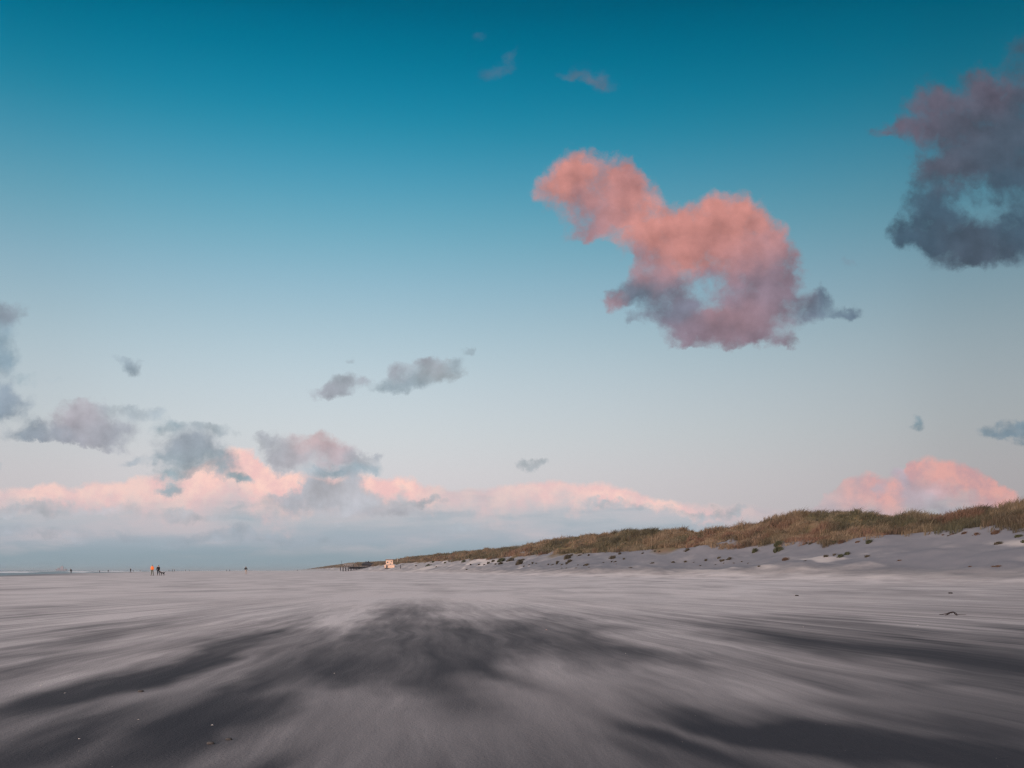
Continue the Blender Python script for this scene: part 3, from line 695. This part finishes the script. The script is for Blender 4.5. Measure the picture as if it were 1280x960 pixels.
smalls = [(124.6,420,'left one of the two tiny figures at the waterline left of the lone dark figure',M_jeans),(135.2,400,'right one of the two tiny figures at the waterline',M_navy),
 (166.4,520,'tiny pale figure just right of the dark one on the sand',M_jeans),(175.2,560,'tiny grey figure directly left of the orange jacket',M_jeans),(211.2,520,'tiny grey figure first right of the black dog',M_jeans),
 (215.4,520,'tiny dark figure in the group right of the black dog',M_navy),(217.9,500,'darkest tiny figure in the group right of the black dog',M_black),(232.2,620,'left one of a tiny far pair between dog and lone walker',M_jeans),
 (236.4,610,'right one of a tiny far pair between dog and lone walker',M_jeans),(283.3,560,'left one of the tiny pair next to the lone walker',M_navy),(287.2,555,'right one of the tiny pair next to the lone walker',M_navy),
 (371.5,800,'tiny far figure left of the distant end of the dunes',M_jeans)]
for i, (x, d, lab, m_) in enumerate(smalls):
    if d > 400 and x > 300: d = 650
    person(gp(x, d), R(150+37*i), lab, m_, M_black, .12, .1, 1.72+.03*(i % 3), 'far beach walkers near the waterline', hands=False)
# dog
de = empty('dog', gp(203.2, 111), R(98)); tag(de, 'black dog with raised tail walking beside the walker in black', 'dog')
# local +Y is forward
dp = [(0,-.22,.47),(0,-.02,.46),(0,.20,.47),(0,.32,.58),(0,.40,.67),(0,.50,.655),(0,.57,.64)]
dr = [(.085,.10),(.085,.095),(.105,.135),(.065,.075),(.062,.068),(.038,.036),(.022,.022)]
ded = [(1,0),(1,2),(2,3),(3,4),(4,5),(5,6)]
dp = [dp[1], dp[0]]+dp[2:]; dr = [dr[1], dr[0]]+dr[2:]; ded = [(0,1),(0,2),(2,3),(3,4),(4,5),(5,6)]
for sx in (-1, 1):
    k = len(dp); st = .07*sx
    dp += [(sx*.07,.20,.36),(sx*.075,.18+st,.22),(sx*.075,.21+st,.05),(sx*.075,.25+st,.022)]; dr += [.048,.028,.020,.024]; ded += [(2,k),(k,k+1),(k+1,k+2),(k+2,k+3)]
    k = len(dp)
    dp += [(sx*.07,-.20,.37),(sx*.08,-.14-st,.27),(sx*.08,-.27-st,.17),(sx*.08,-.24-st,.04),(sx*.08,-.20-st,.022)]; dr += [.062,.040,.022,.019,.023]; ded += [(1,k),(k,k+1),(k+1,k+2),(k+2,k+3),(k+3,k+4)]
k = len(dp); dp += [(0,-.33,.54),(0,-.45,.62),(0,-.52,.74)]; dr += [.030,.022,.014]; ded += [(1,k),(k,k+1),(k+1,k+2)]
for sx in (-1, 1):
    k = len(dp); dp += [(sx*.045,.39,.735),(sx*.055,.385,.785)]; dr += [.022,.008]; ded += [(4,k),(k,k+1)]
skinned('body', dp, ded, dr, M_dog, de)
bm = bmesh.new(); bmesh.ops.create_cone(bm, cap_ends=True, segments=14, radius1=.078, radius2=.074, depth=.03, matrix=Matrix.Translation((0,.335,.60)) @ Matrix.Rotation(R(-38), 4, 'X'))
from_bm('collar', bm, mat('red_collar', (.35, .04, .03), .6), de)

# ------------------------------------------------------------------ white hut
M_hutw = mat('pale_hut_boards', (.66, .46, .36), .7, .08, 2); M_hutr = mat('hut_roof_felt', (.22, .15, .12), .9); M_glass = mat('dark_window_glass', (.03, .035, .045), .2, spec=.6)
M_wood = mat('weathered_wood', (.13, .105, .095), .9, .3, 3); M_dwood = mat('dark_tarred_wood', (.03, .024, .03), .9, .3, 3); M_pale = mat('pale_roof_sheet', (.36, .34, .35), .8, .15, 1); M_frame = mat('white_frame_paint', (.7, .66, .62), .6)
hp = ray_ground(487, 709.9); hd = hp.y; print('HUT', hp)
hu = empty('beach_hut', hp, R(8)); tag(hu, 'small square salmon lit beach hut on a wide low base between pavilion and dunes', 'hut')
k1 = hd/F
bm = bmesh.new(); box(bm, (0,0,.5*3.4*k1), (12.2*k1, 4.6, 3.4*k1)); from_bm('plinth', bm, M_hutw, hu)
bm = bmesh.new(); box(bm, (0,0,1.0*k1+6.2*k1), (8.6*k1, 3.8, 5.6*k1)); from_bm('wall', bm, M_hutw, hu)
bm = bmesh.new(); box(bm, (0,0,10.15*k1), (9.8*k1, 4.6, .5*k1)); box(bm, (0,0,10.5*k1), (9.2*k1, 4.2, .25*k1)); rf = from_bm('roof', bm, M_hutr, hu)
for (x0, z0, w0, h0) in ((-2.4,7.0,2.0,1.5),(2.2,7.6,1.2,1.2),(1.4,4.8,1.0,1.1)):
    fr = empty('x', (0,0,0)) if False else None
    bm = bmesh.new(); box(bm, (x0*k1,-1.93,z0*k1), (w0*k1+.12,.08,h0*k1+.12)); wf = from_bm('window', bm, M_frame, hu)
    bm = bmesh.new(); box(bm, (x0*k1,-1.985,z0*k1), (w0*k1,.04,h0*k1)); from_bm('pane', bm, M_glass, wf)
bm = bmesh.new(); box(bm, (-3.2*k1,-2.33,1.6*k1), (.9,.06,1.25)); from_bm('door', bm, M_wood, hu)
for sx in (-1, 1):
    for zz in (3.8, 4.3):
        pass
bm = bmesh.new()
for i in range(9): box(bm, ((-5.8+i*1.45)*k1,-2.25,3.75*k1), (.07,.07,.7*k1))
box(bm, (0,-2.25,4.15*k1), (12*k1,.09,.09)); from_bm('railing', bm, M_hutw, hu)
for sy in (-1, 1):
    for i in range(4):
        bm = bmesh.new(); tube(bm, ((-5+i*3.3)*k1, sy*1.9, -1.6), ((-5+i*3.3)*k1, sy*1.9, .05), .12, .12); from_bm('pile', bm, M_wood, hu)

# ------------------------------------------------------------------ beach pavilion on piles
pp = ray_ground(447, 711.6); pd = pp.y; kp = pd/F; print('PAV', pp)
pv = empty('beach_pavilion', pp, R(4)); tag(pv, 'long dark beach pavilion raised on many wooden piles in the far distance', 'pavilion')
XL = lambda x: (x-447)*kp
bm = bmesh.new(); box(bm, (XL(444), 0, 3.7*kp), (34*kp, 9, .45*kp)); from_bm('deck', bm, M_wood, pv)
for i in range(11):
    for sy in (-1, 1):
        x = 427.5+i*3.25
        bm = bmesh.new(); tube(bm, (XL(x), sy*4, -1.5), (XL(x), sy*4, 3.5*kp), .22*kp*1.6, .20*kp*1.6, 8)
        from_bm('pile', bm, M_dwood, pv)
bm = bmesh.new()
for i in (1, 3, 5, 8):
    x = 427.5+i*3.25; tube(bm, (XL(x), -4.25, .2), (XL(x+3.25), -4.25, 3.3*kp), .13, .13, 6); tube(bm, (XL(x+3.25), -4.45, .2), (XL(x), -4.45, 3.3*kp), .13, .13, 6)
from_bm('cross_brace', bm, M_dwood, pv)
bm = bmesh.new(); box(bm, (XL(447), 3.2, 1.9*kp), (22*kp, .3, 2.6*kp)); from_bm('windbreak', bm, M_dwood, pv)
# main pale roofed hall at left, darker two-storey part at right
bm = bmesh.new(); box(bm, (XL(436), .5, 5.1*kp), (11*kp, 6, 2.3*kp)); w1_ = from_bm('hall_wall', bm, M_pale, pv)
bm = bmesh.new(); box(bm, (XL(437), .3, 6.55*kp), (16*kp, 7.6, .5*kp)); from_bm('flat_roof', bm, M_pale, pv)
for i in range(5):
    bm = bmesh.new(); box(bm, (XL(431.6+i*2.2), -2.53, 5.0*kp), (1.5*kp, .08, 1.3*kp)); from_bm('window', bm, M_glass, pv)
bm = bmesh.new(); box(bm, (XL(459), 0, 5.2*kp), (12*kp, 8, 2.7*kp)); from_bm('kitchen_wall', bm, M_dwood, pv)
bm = bmesh.new()
vs = [bm.verts.new(p) for p in [(XL(452),-4.8,6.3*kp),(XL(466),-4.8,6.3*kp),(XL(466),4.8,6.3*kp),(XL(452),4.8,6.3*kp),(XL(456),0,8.9*kp),(XL(461.5),0,8.9*kp)]]
for fidx in ((0,1,5,4),(2,3,4,5),(1,2,5),(3,0,4),(3,2,1,0)): bm.faces.new([vs[i] for i in fidx])
bmesh.ops.recalc_face_normals(bm, faces=bm.faces); from_bm('hipped_roof', bm, M_dwood, pv)
bm = bmesh.new(); box(bm, (XL(457.3), .4, 9.3*kp), (.9*kp, 1.0, 1.9*kp)); from_bm('chimney', bm, M_dwood, pv)
bm = bmesh.new(); box(bm, (XL(460.4), -.6, 9.5*kp), (1.1*kp, .8, 1.5*kp)); from_bm('vent', bm, M_dwood, pv)
bm = bmesh.new(); box(bm, (XL(471), .5, 3.9*kp), (12*kp, 6, .35*kp)); from_bm('terrace', bm, M_pale, pv)
bm = bmesh.new(); box(bm, (XL(469), 1.5, 5.2*kp), (7*kp, 3.5, 1.6*kp)); from_bm('side_wall', bm, M_dwood, pv)
bm = bmesh.new(); box(bm, (XL(468.5), 1.0, 6.3*kp), (9*kp, 5, .4*kp), ry=R(5)); from_bm('lean_to_roof', bm, M_wood, pv)
for i in range(4):
    bm = bmesh.new(); tube(bm, (XL(467+i*3.3), -2.2, -1.5), (XL(467+i*3.3), -2.2, 3.75*kp), .2, .2, 8); from_bm('pile', bm, M_dwood, pv)
bm = bmesh.new()
for i in range(14): box(bm, (XL(427.5+i*1.9), -4.4, 4.4*kp), (.1, .1, 1.0*kp))
box(bm, (XL(440), -4.4, 4.9*kp), (25*kp, .12, .12)); from_bm('railing', bm, M_wood, pv)
bm = bmesh.new()
for i in range(9): box(bm, (XL(472.5+i*.9), -3.2, (3.5-i*.42)*kp), (.9*kp, 1.6, .12*kp))
from_bm('stair', bm, M_wood, pv)
bm = bmesh.new(); tube(bm, (XL(428.4), -3, 3.9*kp), (XL(428.4), -3, 10.8*kp), .16, .09, 8); from_bm('mast', bm, M_dwood, pv)
# posts and poles
def pole(px_, pyb, hpx, d, r, m_, label, name='post', cat='post', group=None, extra=None):
    p = gp(px_, d); p.z = min(p.z, CAMZ+(HY-pyb)/F*d); 
    h = hpx/F*d+ (CAMZ+(HY-pyb)/F*d-p.z)
    bm = bmesh.new(); tube(bm, (0,0,-.3), (0,0,h), r, r*.8, 8)
    bmesh.ops.create_icosphere(bm, subdivisions=1, radius=r*1.1, matrix=Matrix.Translation((0,0,h)))
    o = from_bm(name, bm, m_); o.location = p; tag(o, label, cat, group); return o
pole(500.7, 711.6, 5.0, 300, .16, M_dwood, 'dark wooden post on the sand right of the salmon lit hut')
pole(497.0, 709.5, 12, 395, .07, M_frame, 'thin pale flagpole just right of the salmon lit hut', 'flagpole', 'flagpole')
pole(503.0, 709.5, 11, 410, .06, M_frame, 'thin pale flagpole right of the dark post', 'flagpole', 'flagpole')
pole(425.2, 711.8, 4.2, 600, .20, M_dwood, 'dark pole on the sand at the left end of the pavilion')
# beach post standing in a little mound
bd = 165.0; bp_ = gp(637.3, bd); bz = CAMZ+(HY-713.8)/F*bd; bp_.z = min(bp_.z, bz)
bt = empty('beach_marker', bp_); tag(bt, 'short brown marker post with a board on a small dark mound on the beach', 'marker post')
off = bz-bp_.z
bm = bmesh.new(); tube(bm, (0,0,0), (0,0,off+1.25), .13, .10, 8); from_bm('post', bm, mat('rusty_wood', (.26, .15, .08), .8, .2), bt)
bm = bmesh.new(); box(bm, (0,-.12,off+1.05), (.42,.05,.26)); from_bm('board', bm, mat('yellow_brown_board', (.34, .21, .09), .7, .2), bt)
bm = bmesh.new(); bmesh.ops.create_uvsphere(bm, u_segments=20, v_segments=10, radius=1)
for v_ in bm.verts:
    n_ = .85+.3*random.Random(int(v_.co.x*50)*7+int(v_.co.y*50)).random()
    v_.co = Vector((v_.co.x*.8*n_, v_.co.y*.7*n_, max(-.2, v_.co.z*(off+.30)*n_)))
from_bm('mound', bm, mat('weed_mound', (.12, .085, .05), .95, .4, 6), bt, True)

# ------------------------------------------------------------------ ship on the horizon
sd_ = 4200.0; ks = sd_/F
se = empty('cargo_ship', ((77-640)/F*sd_, sd_, SEA), R(0)); tag(se, 'faint hazy reddish ship on the sea horizon', 'ship')
M_hull = mat('ship_hull_paint', (.20, .13, .16), .6); M_sup = mat('ship_superstructure_paint', (.28, .22, .26), .6); M_crane = mat('ship_crane_paint', (.16, .22, .26), .6)
bm = bmesh.new()
prof = [(-7,1.9),(-6.4,0),(5.6,0),(7,2.3),(5.2,2.0),(4.6,1.5),(-5.4,1.5),(-5.8,1.9)]
fr_ = [bm.verts.new((x*ks,-5,z*ks)) for x, z in prof]; bk_ = [bm.verts.new((x*ks,5,z*ks)) for x, z in prof]
bm.faces.new(fr_); bm.faces.new(bk_[::-1])
for i in range(8): bm.faces.new((fr_[i], bk_[i], bk_[(i+1) % 8], fr_[(i+1) % 8]))
bmesh.ops.recalc_face_normals(bm, faces=bm.faces); from_bm('hull', bm, M_hull, se)
bm = bmesh.new(); box(bm, (.6*ks,0,3.0*ks), (3.4*ks,8,3.0*ks)); box(bm, (.6*ks,0,4.9*ks), (2.4*ks,6,1.0*ks)); from_bm('bridge', bm, M_sup, se)
bm = bmesh.new(); box(bm, (-3.6*ks,0,2.5*ks), (2.2*ks,7,2.0*ks)); from_bm('deckhouse', bm, M_sup, se)
bm = bmesh.new(); tube(bm, (.8*ks,0,5*ks), (.8*ks,0,7.6*ks), .25*ks, .12*ks); tube(bm, (-3.4*ks,0,3*ks), (-2.2*ks,0,6*ks), .2*ks, .1*ks); from_bm('mast', bm, M_crane, se)
bm = bmesh.new(); tube(bm, (4.3*ks,0,1.4*ks), (4.3*ks,0,4.2*ks), .4*ks, .4*ks); tube(bm, (4.3*ks,0,4.2*ks), (5.8*ks,0,4.8*ks), .25*ks, .15*ks); from_bm('crane', bm, M_crane, se)

# ------------------------------------------------------------------ shells and wrack near the camera
M_shell = mat('shell_white', (.62, .55, .50), .5, .25, 60); M_shellp = mat('shell_pink', (.50, .30, .27), .5, .25, 60); M_stone = mat('dark_pebble', (.05, .045, .045), .7, .3, 40)
def shell_mesh(name, r, m_, seed):
    bm = bmesh.new(); rr_ = random.Random(seed)
    n, k = 16, 5; rows = []
    for j in range(k+1):
        f_ = j/k; row = []
        for i in range(n+1):
            a_ = R(-75)+R(150)*i/n
            rad2 = r*f_*(1+.05*math.cos(i*math.pi))*(1-.12*abs(math.sin(a_)))
            z_ = .42*r*math.sin(math.pi*.5*(1-f_*.96))*math.cos(a_*.8)+.03*r*math.cos(i*math.pi)*f_
            row.append(bm.verts.new((math.sin(a_)*rad2, math.cos(a_)*rad2-r*.45, max(z_, -.02*r))))
        rows.append(row)
    for j in range(k):
        for i in range(n): 
            try: bm.faces.new((rows[j][i], rows[j+1][i], rows[j+1][i+1], rows[j][i+1]))
            except ValueError: pass
    bmesh.ops.remove_doubles(bm, verts=bm.verts, dist=r*.01)
    o = from_bm(name, bm, m_, smooth=True); sol = None
    return o
shells = [(51,858,.022,0,'white shell on the dark sand near the left edge, the left of a close pair'),(81,867,.020,0,'white shell right of its neighbour on the left dark streak'),
 (265,907,.022,0,'bright white shell on the dark streak at lower left'),(173,900,.014,0,'small shell between the left pair and the bright shell'),(99,924,.017,0,'pale shell low down near the left corner'),
 
 (683,788,.055,1,'pinkish shell lying flat on the dark patch right of centre'),
 (782,817,.022,0,'small white shell on the dark band right of centre'),(497,773,.03,0,'small shell at the top of the central dark patch'),(418,842,.016,0,'tiny shell at the left end of the central dark patch'),
 (1147,782,.04,0,'pale shell fragment left of the dark wrack on the right band'),(1004,784,.03,0,'small pale shell on the long dark band at right')]
for i, (x, y, r, kd, lab) in enumerate(shells):
    p = ray_ground(x, y)
    r *= .5
    o = shell_mesh('shell', r, M_shellp if kd else M_shell, i); o.location = (p.x, p.y, p.z+.002); o.rotation_euler = (R(8), R(5), i*1.3); tag(o, lab, 'shell', 'shells scattered on the beach')
for i, (x, y, r, lab) in enumerate([(176,865,.016,'dark pebble on the pale band at left'),(263,930,.015,'dark pebble beside the small shell at lower left'),(286,925,.013,'dark chip of shell right of the small shell at lower left'),(996,745,.05,'dark pebble on the far pale sand at right'),(1188,742,.06,'dark pebble far out near the right edge')]):
    p = ray_ground(x, y); bm = bmesh.new(); bmesh.ops.create_icosphere(bm, subdivisions=2, radius=r)
    rr_ = random.Random(i)
    for v_ in bm.verts: v_.co = Vector((v_.co.x*1.3, v_.co.y*.9, v_.co.z*.55))*rr_.uniform(.88, 1.12)
    o = from_bm('pebble', bm, M_stone, smooth=True); o.location = (p.x, p.y, p.z+r*.3); tag(o, lab, 'pebble', 'dark pebbles on the sand')
# wrack: a bent strand of bladderwrack arching off the sand
wp = ray_ground(1191, 769); we = empty('seaweed', wp); tag(we, 'dark arched strand of seaweed lying on the sand band at right', 'seaweed')
M_weed = mat('dried_seaweed', (.022, .014, .014), .6, .3, 30)
kw = wp.y/F
def strand(pts_, r, name='frond'):
    n = len(pts_); skinned(name, pts_, [(i, i+1) for i in range(n-1)], [r*(1-.5*i/n) for i in range(n)], M_weed, we)
strand([(-12*kw,-.05,0),(-7*kw,-.02,1.2*kw),(-3*kw,0,3.0*kw),(1*kw,0,3.6*kw),(5*kw,.03,2.6*kw),(7*kw,.05,.4*kw)], .8*kw)
strand([(-5*kw,.02,2.0*kw),(-1*kw,.05,3.4*kw),(3*kw,.06,3.9*kw),(6*kw,.03,2.2*kw)], .7*kw)
strand([(1*kw,-.02,3.2*kw),(0*kw,-.06,1.6*kw),(1.5*kw,-.1,.2*kw)], .7*kw)
strand([(7*kw,.05,.4*kw),(12*kw,.08,.25*kw),(18*kw,.02,.2*kw)], .5*kw)
strand([(-3*kw,0,3.0*kw),(-9*kw,.06,1.0*kw),(-13*kw,.1,.2*kw)], .6*kw)
strand([(16*kw,.5,.2*kw),(18*kw,.55,1.5*kw),(20*kw,.5,.4*kw)], .5*kw)
